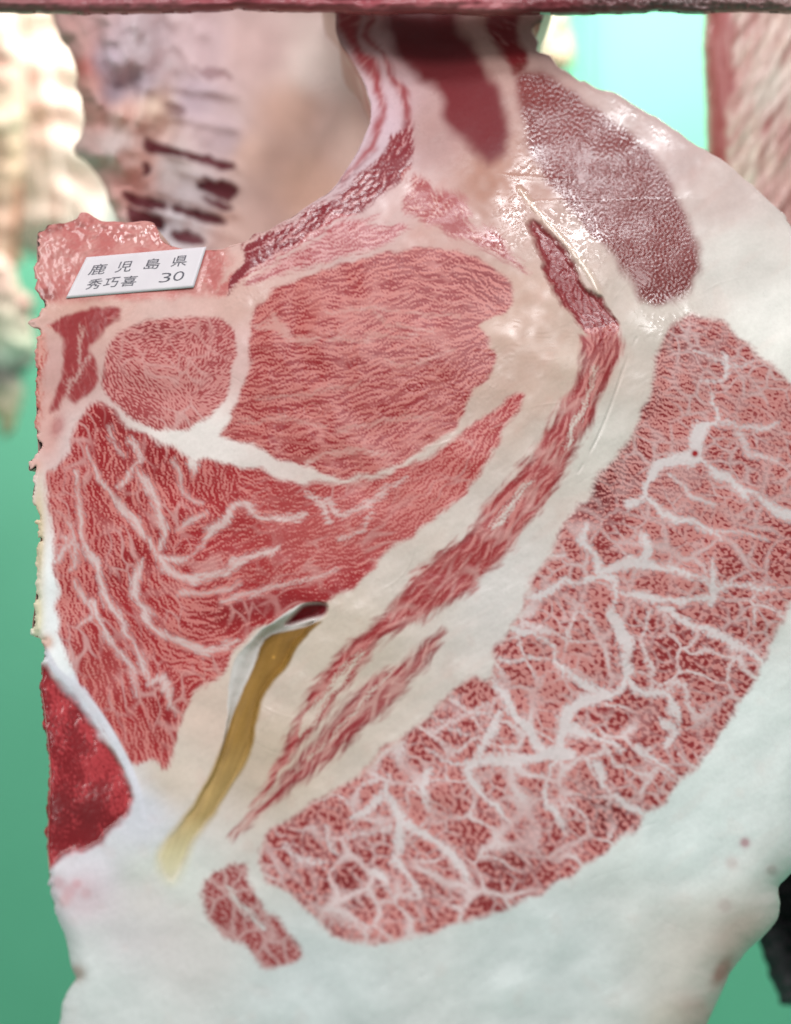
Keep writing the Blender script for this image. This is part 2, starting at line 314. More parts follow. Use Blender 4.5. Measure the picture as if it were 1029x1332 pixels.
# fat seams drawn one by one: (muscle, points, start width, end width)
B, U, R = 'brisket_muscle', 'underblade_muscle', 'ribeye_muscle'
SEAMS = [
 (B,[(927,514),(936,544),(915,556),(906,577),(908,596)],12,19),(B,[(930,548),(949,551),(986,558),(1012,552)],7,3),
 (B,[(912,597),(877,599),(853,609),(840,631),(838,643),(818,660)],14,10),(B,[(912,600),(937,619),(964,638),(973,652)],9,9),
 (B,[(964,636),(990,648),(1012,667),(1040,678)],7,11),(B,[(941,458),(944,492)],9,12),(B,[(945,478),(961,478),(980,472),(1005,470)],7,3),
 (B,[(940,466),(920,461),(900,455)],5,2),(B,[(944,492),(925,497),(900,494)],5,2),
 (B,[(763,680),(760,702),(775,724),(781,741),(780,751)],8,11),(B,[(780,750),(746,759),(731,756),(712,772),(684,781)],10,8),(B,[(780,751),(800,760),(797,802)],9,11),
 (B,[(778,742),(806,741),(819,732),(850,736),(877,739),(916,754),(930,764)],11,8),(B,[(928,735),(928,768),(925,783)],10,8),(B,[(930,764),(974,765),(1026,767)],7,4),
 (B,[(795,768),(816,773),(853,778),(901,780),(926,778)],8,7),(B,[(860,793),(884,804),(901,814),(925,824),(949,836),(974,851),(992,862)],6,10),
 (B,[(797,800),(809,820),(816,855),(811,880),(800,900),(770,906)],15,11),(B,[(812,882),(831,899),(852,901),(872,908),(880,930),(884,955)],9,8),
 (B,[(655,818),(696,824),(718,841),(725,866),(742,879),(769,897),(779,909)],8,10),(B,[(643,858),(669,857),(714,858)],6,5),
 (B,[(632,878),(657,902),(662,924),(679,943),(696,965),(713,982)],8,11),(B,[(793,907),(774,907),(745,921),(735,938),(730,975)],15,11),
 (B,[(742,978),(713,983),(681,990),(633,990),(618,993)],18,10),(B,[(650,928),(640,950),(630,972),(620,990)],8,7),(B,[(618,992),(590,992),(575,985),(555,974)],9,5),
 (B,[(616,992),(606,1003),(626,1029),(645,1055),(662,1072)],14,6),(B,[(502,1012),(507,1036),(522,1066),(519,1097),(514,1122)],9,11),
 (B,[(522,1066),(543,1080),(575,1099),(597,1121),(612,1152)],12,7),(B,[(506,1020),(480,1052),(458,1066)],7,7),(B,[(509,1074),(480,1082),(454,1087)],6,4),
 (B,[(514,1118),(529,1140),(548,1166)],9,4),(B,[(560,998),(548,1020),(556,1040)],10,5),(B,[(726,985),(709,1036),(723,1055),(738,1082)],6,7),
 (B,[(800,1036),(825,1055),(845,1062)],7,8),(B,[(830,972),(854,992),(884,1012)],6,9),(B,[(862,938),(880,957),(869,975)],9,9),
 (B,[(728,949),(757,953),(796,966),(811,978)],9,8),(B,[(779,992),(785,1018)],11,8),(B,[(372,1100),(388,1118),(420,1122)],5,8),
 (B,[(424,1075),(430,1100),(452,1112)],4,6),(B,[(480,1130),(495,1140),(508,1165)],6,11),(B,[(840,645),(870,672),(905,682),(935,700)],7,4),
 (B,[(838,690),(842,712),(830,735)],6,10),(B,[(905,690),(950,694),(1000,700)],4,3),(B,[(560,930),(585,945),(612,955)],5,5),(B,[(586,905),(610,925),(640,930)],4,5),
 (B,[(668,700),(700,720),(735,725)],4,4),(B,[(846,795),(835,830),(842,860)],3,4),(B,[(870,620),(900,640),(930,655)],5,3),(B,[(960,560),(975,590),(1010,600)],5,3),
 (U,[(112,582),(127,618),(150,650),(176,676),(194,706),(206,726),(222,746),(249,754),(280,746),(309,733),(336,721),(362,710)],10,12),
 (U,[(98,612),(104,669),(107,696),(117,722),(129,745),(136,771),(148,793),(165,818),(180,852),(194,880)],7,8),
 (U,[(185,728),(174,755),(182,784),(196,808),(214,826),(243,839),(275,846),(310,832)],7,14),
 (U,[(168,574),(181,594),(168,618),(155,632)],6,6),(U,[(180,610),(194,632),(203,648),(212,690),(205,722)],8,10),(U,[(251,600),(250,625)],20,3),
 (U,[(262,712),(276,690),(296,677),(304,661),(321,658),(336,668),(366,675),(394,668)],9,6),(U,[(205,725),(235,727),(262,710)],10,6),(U,[(232,690),(255,676),(270,668)],5,6),
 (U,[(142,555),(148,580),(160,592)],3,3),(U,[(225,600),(240,640),(262,655)],4,4),(U,[(120,780),(140,830),(170,870),(176,905)],4,8),(U,[(195,890),(215,880),(222,915),(232,930)],8,5),
 (U,[(84,700),(100,712),(92,740)],4,3),(U,[(72,730),(95,700),(88,680)],6,3),(U,[(100,760),(120,795),(104,810)],4,4),(U,[(420,650),(445,668),(470,662),(500,640),(530,622)],6,4),
 (U,[(440,700),(470,690),(485,665)],5,3),(U,[(290,780),(330,770),(390,756),(440,740)],4,3),(U,[(232,770),(270,772),(310,760)],5,4),(U,[(400,640),(418,655),(428,680)],8,4),
 (R,[(357,410),(366,432),(380,442),(410,440)],11,5),(R,[(330,425),(350,420),(362,424)],8,8),(R,[(425,404),(480,402),(545,406),(600,412)],3,6),(R,[(395,610),(420,592),(470,586),(505,592)],7,5),
 (R,[(425,440),(480,438),(540,437)],6,3),(R,[(480,402),(500,420),(560,432)],3,2),(R,[(330,520),(400,512),(470,498)],3,2),(R,[(440,560),(500,548),(560,540)],5,3),
 (R,[(310,548),(370,545),(420,556)],3,5),(R,[(500,470),(540,472),(590,458)],4,2),
 ('plate_lower_muscle',[(540,838),(500,880),(450,940),(400,990)],3,2),
 ('back_muscle',[(108,425),(102,450),(104,470)],3,2),('back_muscle',[(128,462),(112,470),(98,490),(88,492)],4,6),('back_muscle',[(86,492),(86,516)],4,7),
 ('brisket_tip_muscle',[(296,1152),(318,1180),(342,1205)],4,8),('plate_muscle',[(774,480),(765,520),(752,545),(735,580)],3,9),('plate_muscle',[(690,625),(672,650),(645,685)],3,9),('plate_muscle',[(470,850),(430,900),(390,955)],10,12),
]

# ------------------------------------------------------------------ fields on the cut face
G = Grid(30, 1072, -48, 1404, 1.3)
X, Y = G.X, G.Y
w1 = (G.noise(30) * 1.8 + G.noise(13) * 0.6, G.noise(30) * 1.8 + G.noise(13) * 0.6)   # wobble for tissue borders
wl = sst(90, 50, X) * (Y > 275)
we = (w1[0] * .35 + wl * (G.noise(18) * 1.8 + G.noise(7) * .9), w1[1] * .35 + wl * G.noise(12) * 2.0)
outline = smooth_closed(OUT, 3)
d_out = G.coarse(lambda a, b: poly_sdf(a, b, outline), 2.6, we)
sd = {k: G.coarse(lambda a, b, p=smooth_closed(v, 3): poly_sdf(a, b, p), 2.6, w1) for k, v in M.items()}
d_open = G.coarse(lambda a, b: poly_sdf(a, b, smooth_closed(OPEN, 3)), 2.0, (w1[0] * .4, w1[1] * .4))
d_tend = G.coarse(lambda a, b: poly_sdf(a, b, smooth_closed(TENDON, 3)), 2.0, (w1[0] * .3, w1[1] * .3))
d_hole = G.coarse(lambda a, b: poly_sdf(a, b, smooth_closed(HOLE, 3)), 2.0)

# fibre direction of the meat (degrees, image sense)
ANG = [(340,400,-25),(420,370,-14),(540,340,0),(620,350,15),(655,385,28),(330,460,-15),(420,450,-5),(540,430,-3),(620,440,-10),(310,540,-5),(420,520,-10),(520,500,-14),(600,480,-25),(420,590,0),(520,570,-15),(580,540,-30),
 (120,560,75),(110,640,85),(150,700,65),(90,750,85),(110,850,70),(160,850,62),(200,940,75),(190,600,72),(230,640,75),(280,640,70),(215,690,65),(250,700,-30),(350,640,8),(400,700,-15),(480,680,-28),(560,640,-40),(620,570,-50),(660,530,-52),
 (300,770,-20),(200,770,62),(225,795,45),(265,812,10),(330,740,-22),(420,750,-15),(300,800,-30),(260,860,12),(240,900,-60),(170,780,65),
 (720,340,55),(760,400,60),(785,450,95),(760,530,110),(700,620,125),(640,700,130),(560,780,135),(480,850,135),(400,950,132),(330,1050,130),
 (510,200,120),(480,250,145),(420,290,152),(350,330,150),(300,370,145),(420,320,-18),(500,300,-10),(600,270,50),(660,325,40),
 (860,450,12),(800,600,12),(830,560,15),(900,440,10),(960,560,15),(960,700,12),(900,800,14),(760,800,20),(640,1000,60),(480,1100,60),(560,1130,40),(780,1060,35),(880,900,25),
 (720,140,10),(780,220,-8),(850,300,-22),(860,370,-28),(200,440,-8),(270,470,-60),(200,520,45),(90,460,80),(320,1190,50),(600,140,60)]
aa = np.radians(np.array([a[2] for a in ANG]) * 2.0)
q = G.idw([a[:2] for a in ANG], np.stack([np.cos(aa), np.sin(aa)], 1), 3.5, 10.0)
theta = 0.5 * np.arctan2(q[..., 1], q[..., 0]) + 0.14 * G.noise(40) + 0.12 * G.noise(18)

def turing(lam, aniso, iters=2, K=8, gain=.9, bw=.42):
    """oriented irregular fleck pattern, about lam px across the fibre, stretched along it"""
    u = G.white()
    if aniso <= 1.01:
        f = np.sqrt(G.fx ** 2 + G.fy ** 2) + 1e-9; k = np.exp(-(np.log(f * lam) / bw) ** 2)
        for _ in range(iters):
            v = G.filt(u, k); v /= v.std(); u = np.tanh(gain * v)
        return v
    ks, ws = [], []
    for i in range(K):
        t = math.pi * i / K; c, s = math.cos(t), math.sin(t)
        fu = (G.fx * c + G.fy * s) * lam * aniso; fv = (-G.fx * s + G.fy * c) * lam
        ks.append(np.exp(-(np.log(np.abs(fv) + 1e-6) / bw) ** 2 - (fu * 0.9) ** 2))
        ws.append(np.clip(np.cos(theta - t) ** 2, 0, 1) ** (K * 1.2))
    wt = sum(ws)
    for _ in range(iters):
        Fu = np.fft.rfft2(u); v = 0
        for k, w in zip(ks, ws):
            v = v + w / wt * np.fft.irfft2(Fu * k, s=(G.H, G.W))
        v /= v.std(); u = np.tanh(gain * v)
    return v
def mixp(*a):
    v = sum(w * p for w, p in a); return v / v.std()

PA = mixp((1, turing(6.4, 2.1, 1)), (.6, turing(11, 2.3, 1)), (.75, turing(4.6, 1.0, 1)), (.3, G.noise(12)))              # lens-shaped flecks
PB = mixp((1, turing(6.6, 1.8, 1)), (.55, turing(11, 1.8, 1)), (.7, turing(4.6, 1.0, 1)), (.3, G.noise(12)))              # short flecks
PC = mixp((1, turing(8.0, 1.0, 1)), (.5, turing(13, 1.2, 1)), (.45, turing(5.0, 1.3, 1)))                                # labyrinth
PD = mixp((1, turing(5.0, 1.3, 1)), (.6, turing(9, 1.0, 1)), (.3, turing(20, 1.0, 1)))                                   # fine labyrinth
PE = mixp((1, turing(9.0, 3.0, 1)), (.7, turing(18, 2.6, 1)), (.45, turing(4.6, 1.8, 1)))                                # stripes
PC2 = mixp((1, turing(10.5, 1.0, 1)), (.5, turing(17, 1.2, 1)), (.4, turing(6.5, 1.3, 1)))                             # coarser labyrinth
PH = mixp((1, turing(17, 4.0, 1)), (.6, turing(30, 2.5, 1)))                                                              # bands of richer and leaner meat
PF = mixp((1, turing(9.0, 6.5, 1)), (.9, turing(17, 5.0, 1)), (.35, turing(5.0, 2.5, 1)))                                # long streaks
tabx, taby = rng.random((64, 64)), rng.random((64, 64))
def septa(cell, aspect, deg, warp=5.0, lam=22, jit=.9):
    """distance (px) to the walls between muscle bundles, cells stretched along deg"""
    c, sn = math.cos(math.radians(deg)), math.sin(math.radians(deg))
    x_ = X + warp * G.noise(lam); y_ = Y + warp * G.noise(lam)
    u = (x_ * c + y_ * sn) / (cell * aspect) + 40; v = (-x_ * sn + y_ * c) / cell + 80
    iu, iv = np.floor(u).astype(int), np.floor(v).astype(int)
    f1 = np.full(u.shape, 9.); f2 = f1.copy()
    for du in (-1, 0, 1):
        for dv in (-1, 0, 1):
            a, b = iu + du, iv + dv
            jx, jy = tabx[a % 64, b % 64], taby[a % 64, b % 64]
            d = (a + .5 + (jx - .5) * jit - u) ** 2 + (b + .5 + (jy - .5) * jit - v) ** 2
            lt = d < f1
            f2 = np.where(lt, f1, np.minimum(f2, d)); f1 = np.where(lt, d, f1)
    return (np.sqrt(f2) - np.sqrt(f1)) * cell * .5
ws_ = (G.noise(24) * 1.8, G.noise(24) * 1.8)
lo30, lo60, lo120 = G.noise(30), G.noise(60), G.noise(120)

# each muscle: pattern, bias (more = leaner), softness, marbling ceiling, lean, pale lean, wetness, micro relief (mm)
LC = {
 'blade_muscle': (PB*.25, 1.0, .9, .35, (112,42,46), (150,72,74), .35, .05),
 'neck_muscle': (PE*.7, .7, .8, .6, (122,36,40), (178,120,115), .5, .12),
 'inner_rib_strip': (PF*.6, .8, .9, .6, (150,62,66), (188,120,118), .45, .10),
 'outer_rib_strip': (PF*.6, .9, .9, .6, (142,54,58), (185,115,112), .45, .10),
 'rib_edge_muscle': (PA*.8+PF*.6, .75, .9, .85, (126,34,42), (196,138,138), .8, 0.16),
 'upper_flank_muscle': (PA*.9+PF*.4, .2, .9, .85, (165,78,82), (203,142,140), .65, 0.08),
 'cap_muscle': (PA*.8+lo30*.5, .35, .9, .9, (158,66,66), (200,142,134), .7, 0.09),
 'ribeye_muscle': (PA*1.05+PH*.45, .05, .8, .97, (146,34,38), (194,114,107), .55, 0.06),
 'oval_muscle': (PD*1.0+lo30*.3, -.15, .85, .85, (156,62,64), (206,138,133), .5, 0.06),
 'back_muscle': (PE*.5+lo30*.3, .9, .9, .5, (148,50,52), (190,112,108), .5, .12),
 'edge_muscle': (PB*.7+lo30*.6, .0, .9, .8, (178,84,74), (208,150,138), .45, .15),
 'underblade_muscle': (PB*1.05+PH*.4, .22, .8, .95, (156,34,38), (201,120,114), .5, 0.055),
 'brisket_muscle': (PC*1.1+lo30*.3, -.2, .9, .9, (138,46,47), (202,136,130), .3, 0.05),
 'brisket_tip_muscle': (PC, .15, .8, .8, (140,56,56), (196,146,142), .25, 0.05),
 'folded_muscle': (PA, .6, .9, .6, (130,38,42), (178,98,98), .62, 0.24),
 'plate_muscle': (PF*.9+PA*.25, .15, 1.4, .92, (150,48,50), (196,130,124), .45, 0.08),
 'plate_lower_muscle': (PF*.9+PA*.15, .25, 1.4, .9, (142,50,54), (198,150,142), .35, 0.06),
 'trapezius_muscle': (PD*.9, .3, 1.3, .45, (114,42,40), (156,92,90), .76, 0.04),
 'pink_flap': (lo30*.5+PD*.3, .1, 1.2, .6, (186,104,100), (212,158,150), .8, 0.14),
 'bone_marrow': (PC*.5+lo30*.9+PD*.3, .6, 1.3, .8, (128,12,22), (192,62,68), .75, .12),
}
FATC_LIT = [((560,170),(172,134,130)),((560,300),(196,156,148)),((640,235),(176,130,116)),((670,420),(200,166,152)),((690,470),(196,164,150)),((730,480),(200,174,160)),((850,430),(203,188,178)),  # fat tints with recess shade, backlight and green floor bounce painted in
 ((960,330),(214,205,198)),((870,200),(194,168,164)),((940,255),(200,178,172)),((780,570),(206,197,188)),((650,770),(208,199,194)),((550,730),(203,188,178)),((440,840),(200,183,168)),((340,980),(194,174,156)),
 ((270,930),(207,184,170)),((230,1010),(207,190,176)),((255,570),(228,215,210)),((310,450),(208,170,165)),((310,400),(205,165,155)),((70,480),(196,152,146)),((75,600),(212,186,184)),((65,640),(226,208,202)),((60,760),(243,249,247)),((85,850),(240,245,248)),
 ((110,900),(214,214,224)),((180,1060),(208,207,214)),((110,1140),(214,210,216)),((200,1150),(208,213,203)),((150,1250),(206,211,208)),((400,1290),(196,203,201)),((700,1250),(198,205,202)),((950,1240),(196,190,180)),
 ((900,1080),(213,220,216)),((980,980),(219,224,220)),((1010,420),(236,229,222)),((620,80),(176,138,130)),((500,50),(180,142,142)),((470,190),(198,172,178)),((90,395),(205,160,148)),((495,160),(198,168,176)),((540,270),(206,172,168))]
fatc = G.idw([f[0] for f in FATC_LIT], [alb(f[1]) for f in FATC_LIT], 3.2, 10.0)
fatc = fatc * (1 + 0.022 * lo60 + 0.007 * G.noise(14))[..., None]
# seam fat is whiter in the brisket
bris = sst(4, -14, sd[B])[..., None]
fatc = fatc * (1 - bris) + alb((212, 200, 199)) * bris
und = sst(4, -14, sd[U])[..., None]
fatc = fatc * (1 - und * .75) + alb((208, 176, 173)) * und * .75
rib = sst(4, -14, sd[R])[..., None]
fatc = fatc * (1 - rib) + alb((196, 142, 134)) * rib

share = np.ones((G.H, G.W)); wet = np.full((G.H, G.W), .35) + .1 * lo30
leanc = np.tile(alb((165, 75, 75)), (G.H, G.W, 1)); pid = np.zeros((G.H, G.W), int)
relief = 0.00045 * lo60 + 0.00006 * G.noise(22)
specs = {}; carc = empty('beef_carcass', (0.02, 0.10, 0.95))
tag(carc, 'marbled beef carcass with its cut face, ribeye and thick white fat rim', 'meat')
specs[0] = ('fat_cover', carc, MEAT)

# ---- local modulation of colour and leanness
def blob(x, y, rx, ry=None, rot=0.0):
    ry = ry or rx; c, s = math.cos(rot), math.sin(rot)
    dx, dy = X - x, Y - y
    return np.exp(-(((dx * c + dy * s) / rx) ** 2 + ((-dx * s + dy * c) / ry) ** 2))
lean_bias = np.zeros((G.H, G.W)); dark = np.zeros((G.H, G.W))
for x, y, rx, ry, rot, lb, dk in [
  (880,440,45,28,.3,.5,.45),(840,520,30,60,.5,.55,.5),(800,610,40,45,.6,.6,.6),(770,650,30,30,0,.6,.55),(790,1065,34,28,.3,.55,.75),(775,1035,26,14,.2,.3,.5),(665,1130,40,30,0,.4,.5),(600,1170,40,20,0,.3,.3),(440,1170,40,50,.6,.4,.5),
  (786,462,34,42,0,.7,.35),(640,375,40,30,0,.6,.3),(560,350,110,22,0,.4,.2),(480,465,55,16,-.1,.3,.15),(600,480,50,40,0,.25,.1),(140,545,32,22,.5,.9,.35),(190,585,60,40,.5,.45,.3),(160,640,40,60,1.1,.35,.2),(170,730,30,70,1.1,.3,.25),
  (360,785,90,16,-.15,1.0,.45),(300,800,60,25,-.4,.4,.25),(470,745,40,18,-.6,.5,.2),(215,930,25,50,0,.4,.3),(450,700,110,60,-.3,.25,-.35),(560,640,80,60,-.7,-.1,-.35),(400,670,70,50,0,.1,-.25),
  (130,880,40,50,.9,-.2,-.3),(90,650,30,40,0,-.1,-.2),(350,400,40,40,0,-.15,-.1),(200,430,70,16,0,.25,.35),(230,540,70,30,0,-.1,-.2),(690,110,30,20,0,0,-.3),(560,60,60,40,0,.5,.35),(620,170,40,40,0,.2,-.1),
  (100,1060,50,30,.4,.5,.5),(70,890,20,40,0,0,-.35),(130,1000,30,30,0,-.3,-.25),(660,900,40,30,0,.1,.1),(950,850,60,60,0,.1,.1),(860,830,60,50,0,.1,.05)]:
    g_ = blob(x, y, rx, ry, rot); lean_bias += lb * g_; dark += dk * g_

order = list(M.keys())
for i, k in enumerate(order, 1):
    d = sd[k]; pat, bias, soft, cap, c0, c1, wv, mm = LC[k]
    web = 0.0
    if k == B:      # upper-left flank of the brisket is streaky, the rest is a labyrinth of bundles
        ww = np.clip(blob(850,500,90,110,.4) + blob(800,610,70,60,.5) + .45 * sst(700, 560, Y) * (X > 760), 0, 1)
        pat = pat * (1 - ww) + PB * ww
        low = sst(640, 820, Y)
        pat = pat * (1 - .75 * low * (1 - ww)) + PC2 * 1.15 * .75 * low * (1 - ww)
        wv_ = np.clip(1.7 + 1.7 * G.noise(50), .0, 5.5)
        web1 = sst(wv_ + 3.6, wv_ * .2 - .6, septa(44, 1.3, 20, 5.0, 45) + .7 * PC) * (.45 + .5 * low) * (1 - .4 * ww) * np.clip(.8 + .35 * lo60, .2, 1)
        web2 = .5 * sst(3.2, .0, septa(20, 1.4, 30, 3.0, 30)) * np.clip(.55 + .5 * G.noise(50), 0, 1)
        web = np.maximum(web1, web2)
    if k == U:
        ww = sst(420, 250, X)
        pat = pat * ww + (PA * .8 + PD * .3) * (1 - ww)
        w2 = np.clip(1.0 + 1.0 * G.noise(40), .2, 3.4)
        web = sst(w2 + 1.5, w2 * .2, septa(19, 2.3, 68, 4.0, 40)) * (.7 * ww) * np.clip(.55 + .5 * lo60, .05, 1)
        web = np.maximum(web, sst(w2 + 1.4, w2 * .2, septa(20, 3.0, -25, 4.0, 40)) * .5 * (1 - ww) * np.clip(.5 + .6 * G.noise(50), 0, 1))
    if k == R:
        w2 = np.clip(.9 + 1.0 * G.noise(40), .1, 3.4)
        web = sst(w2 + 1.6, w2 * .2, septa(13, 3.6, -9, 3.0, 40)) * .6 * np.clip(.6 + .5 * lo60, .1, 1)
    if k == 'oval_muscle':
        web = sst(2.4, .2, septa(24, 1.3, 40, 3.0, 40)) * .6 * np.clip(.4 + .6 * lo60, 0, 1)
    if k in ('plate_muscle', 'plate_lower_muscle'):
        web = sst(3.2, .4, septa(15, 4.0, 130, 3.0, 40)) * .6 * np.clip(.6 + .5 * G.noise(40), 0, 1) * sst(430, 520, Y)
    if k == 'brisket_tip_muscle':
        web = sst(3.0, .2, septa(22, 1.4, 50, 3.0, 40)) * .6
    edge_soft = {'trapezius_muscle': 9, 'bone_marrow': 7, 'brisket_muscle': 6, 'brisket_tip_muscle': 6, 'pink_flap': 8, 'cap_muscle': 6, 'blade_muscle': 13, 'neck_muscle': 6, 'inner_rib_strip': 7, 'outer_rib_strip': 7, 'ribeye_muscle': 4, 'edge_muscle': 6, 'plate_muscle': 8, 'plate_lower_muscle': 8, 'underblade_muscle': 5, 'rib_edge_muscle': 4, 'upper_flank_muscle': 6, 'folded_muscle': 4}.get(k, 4.0)
    d_ = d + (0 if k in ('blade_muscle', 'trapezius_muscle') else np.clip(pat, -1.8, 1.8) * (1.8 if 'plate' in k else 1.6 if k in ('cap_muscle', 'upper_flank_muscle', 'rib_edge_muscle') else (0. if k == 'bone_marrow' else .8)) + .4 * G.noise(20)) - (3.0 if 'plate' in k or k == 'blade_muscle' else 0)
    inside = sst(edge_soft * .6 + 1, -edge_soft - 1, d_)
    m = sst(-soft, soft, pat - bias - lean_bias * (.5 if k == R else 1) + (.12 if k == R else .3) * lo120) * cap
    m = np.maximum(m, web); web = web * {B: .85, U: .5, R: .2}.get(k, .35)
    dk = np.clip(dark, -1, 1)[..., None]
    c0, c1 = alb(c0), alb(c1)
    lc = np.where(dk > 0, c0 * (1 - .55 * dk), c0 + (c1 - c0) * (-dk) * .55)
    colr = lc * (1 - m[..., None]) + c1 * m[..., None]
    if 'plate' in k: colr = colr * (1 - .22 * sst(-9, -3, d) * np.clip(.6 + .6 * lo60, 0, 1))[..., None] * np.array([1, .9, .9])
    if k == U:   # warmer, orange-red fibres against pinker gaps
        colr = colr * (1 + .05 * lo30[..., None] * np.array([.3, .8, .6]))
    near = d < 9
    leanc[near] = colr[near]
    share = np.where(near, np.minimum(share, np.maximum(1 - inside, web)), share)
    wet = wet * (1 - inside) + wv * inside
    relief += inside * (-0.00004 + .00002 * web + mm * 1e-3 * (.55 * G.blur(pat, 1.2) + .45 * G.noise(7)) * (1.0 + .3 * lo30))
    if k == 'trapezius_muscle': relief += inside * (.00011 * turing(6.2, 1.0, 1) + .00007 * turing(4.0, 1.0, 1)) * (1 + .3 * lo30)
    pid[d < 0] = i
    specs[i] = (k, carc, MEAT)

# ---- fat seams inside the muscles, each a piece of its own
nid = len(order) + 1; G14 = G.noise(18); G45 = G.noise(45)
for mk, pts, wa, wb_ in SEAMS:
    wa, wb_ = wa * (.9 if mk == B else .78), wb_ * (.9 if mk == B else .78)
    pl = smooth_open(pts, 4); pad = 24
    x0, y0 = pl.min(0) - pad; x1, y1 = pl.max(0) + pad
    i0, i1 = max(0, int((x0 - G.x0) / G.g)), min(G.W, int((x1 - G.x0) / G.g) + 1)
    j0, j1 = max(0, int((y0 - G.y0) / G.g)), min(G.H, int((y1 - G.y0) / G.g) + 1)
    sl = (slice(j0, j1), slice(i0, i1))
    ds = line_sdf(X[sl] + ws_[0][sl], Y[sl] + ws_[1][sl], pl, wa, wb_) - .2 + .12 * (wa + wb_) * np.clip(.8 * G45[sl] + .3 * G14[sl], -1.3, 1.3) + (1.9 if mk != B else 1.3) * np.clip((PB if mk != B else PC)[sl], -1.6, 1.6)
    msk = sst(5.5, -4.0, ds) * sst(6, -2, sd[mk][sl]) * (.95 if wa + wb_ > 9 else .8)
    share[sl] = np.maximum(share[sl], msk)
    relief[sl] += 0.00003 * msk
    wet[sl] = wet[sl] * (1 - .5 * msk) + .3 * .5 * msk
    cells = (ds < 0) & (pid[sl] == order.index(mk) + 1)
    pid[sl][cells] = nid; specs[nid] = ('fat_seam', order.index(mk) + 1, MEAT); nid += 1

# ---- membrane along the bone, blood marks, knife marks
mem = line_sdf(X, Y, smooth_open([(56,838),(72,872),(108,904),(136,942),(160,985),(179,1030),(186,1062)]), 9, 12)
mm_ = sst(3, -2, mem); share = np.maximum(share, mm_)
fatc = fatc * (1 - mm_[..., None]) + alb((212, 210, 218)) * mm_[..., None]; relief += .0005 * sst(9, -6, mem)
def stain(x, y, r, c, a, ry=None, rot=0.0):
    global fatc
    m = (np.clip(blob(x, y, r, ry, rot) * 1.4, 0, 1) * a)[..., None]; fatc = fatc * (1 - m) + alb(c) * m
for s_ in [(904,590,4,(150,25,30),1.0),(969,1096,6,(176,130,135),.8),(952,1122,8,(190,170,165),.5),(943,1178,9,(180,165,158),.6),(1004,1132,7,(178,165,160),.7),(90,1160,9,(200,130,136),.5),(100,1150,6,(196,110,118),.5),(112,1162,7,(200,140,145),.5),(76,1148,8,(190,110,118),.4),(84,1172,8,(205,150,150),.5),
   (110,1165,30,(208,165,172),.4),(180,1195,60,(205,192,195),.5),(250,1240,60,(205,195,192),.5),(940,1262,9,(150,85,75),.7,22,.5),(905,1320,30,(190,150,140),.5,22,.4),(960,1215,40,(196,172,160),.6,22,-.7),(870,1330,30,(186,180,165),.6),
   (100,1266,10,(170,130,115),.6),(60,835,9,(205,130,90),.6),(50,700,8,(214,190,150),.8,60),(47,800,9,(220,208,170),.8,40),(45,605,9,(222,165,150),.6),(60,560,20,(215,150,138),.6,40),(75,555,8,(165,70,75),.5,14,.3)]:
    stain(*s_)
hl = np.exp(-((Y - 262 + .02 * (X - 700) + w1[1] * .3) / 1.6) ** 2) * sst(686, 692, X) * sst(960, 800, X)
h2 = np.exp(-((Y - 226 - .09 * (X - 640) + w1[1] * .3) / 1.8) ** 2) * sst(640, 670, X) * sst(760, 712, X)
relief += .0004 * hl * sst(960, 720, X) + .0006 * h2 
wet = np.clip(wet + .5 * hl + .4 * h2, 0, 1)
score = blob(690,435,60,26) ; relief += .00008 * score * np.sin(Y * 1.0 + 2.2 * lo60 + w1[1]) * np.clip(.5 + G.noise(25), 0, 1.5)
wet = np.clip(wet + .25 * blob(690,430,60,50) + .5 * blob(664,290,32,40) + .8 * blob(745,300,25,60,-.6) + .5 * blob(860,410,60,25) + .5*blob(820,150,50,30,.6)+ .6*blob(680,220,20,50), 0, 1)
glit = blob(664,290,32,42) + .9 * blob(740,300,22,70,-.6) + .5 * blob(860,415,60,18) + .5 * blob(620,500,40,30) + .5 * blob(835,160,60,22,.65) + .7 * blob(685,220,14,50,-.4)+.5*blob(310,385,50,16,-.3)
relief += .00022 * glit * np.maximum(G.noise(5.5), .2)
crack = line_sdf(X, Y, smooth_open([(828,440),(811,480),(797,521),(777,570),(752,615)]), 1.2, .6)
relief -= .0005 * sst(2.6, 0, crack) * np.clip(.6 + .5 * lo30, 0, 1)
ring = np.minimum(np.abs(np.hypot(X - 408, (Y - 534) * 1.3) - 11), np.abs(np.hypot(X - 538, (Y - 503) * 1.4) - 10))
relief -= .0003 * sst(2.2, 0, ring)

flapm = sst(4, -6, sd['pink_flap'])
relief += flapm * (.00025 * G.noise(9) + .0003 * G.noise(18)) * (.5 + blob(180,300,45,18) + .8 * blob(90,290,50,14))
leanc = leanc * (1 - (flapm * np.clip(blob(80,290,45,9,-.15) * (.6 + .5 * G.noise(10)) + .9 * blob(58,380,14,10) * (.8 + .4 * G.noise(8)) + .5 * blob(235,300,20,8), 0, .8))[..., None] * np.array([.55, .75, .75]))
wet = np.clip(wet + .3 * blob(180,302,45,16), 0, 1)
for _ in range(90):
    x0, y0 = rng.uniform(300, 1010), rng.uniform(200, 1300); ln, an = rng.uniform(10, 46), rng.normal(.1, .5) + (1.9 if rng.random() < .3 else 0)
    c_, n_ = math.cos(an), math.sin(an); dx, dy = X - x0, Y - y0
    u_, v_ = dx * c_ + dy * n_, -dx * n_ + dy * c_ + .004 * (dx * c_ + dy * n_) ** 2 * rng.normal()
    relief += rng.choice([-1, 1]) * .00012 * np.exp(-(v_ / 1.2) ** 2 - (u_ / ln) ** 4) * share
smear = sst(.6, 2.0, G.aniso(90, 22, -40)) * .22 * sst(1330, 1000, Y) + sst(1.1, 2.4, G.noise(30)) * .25
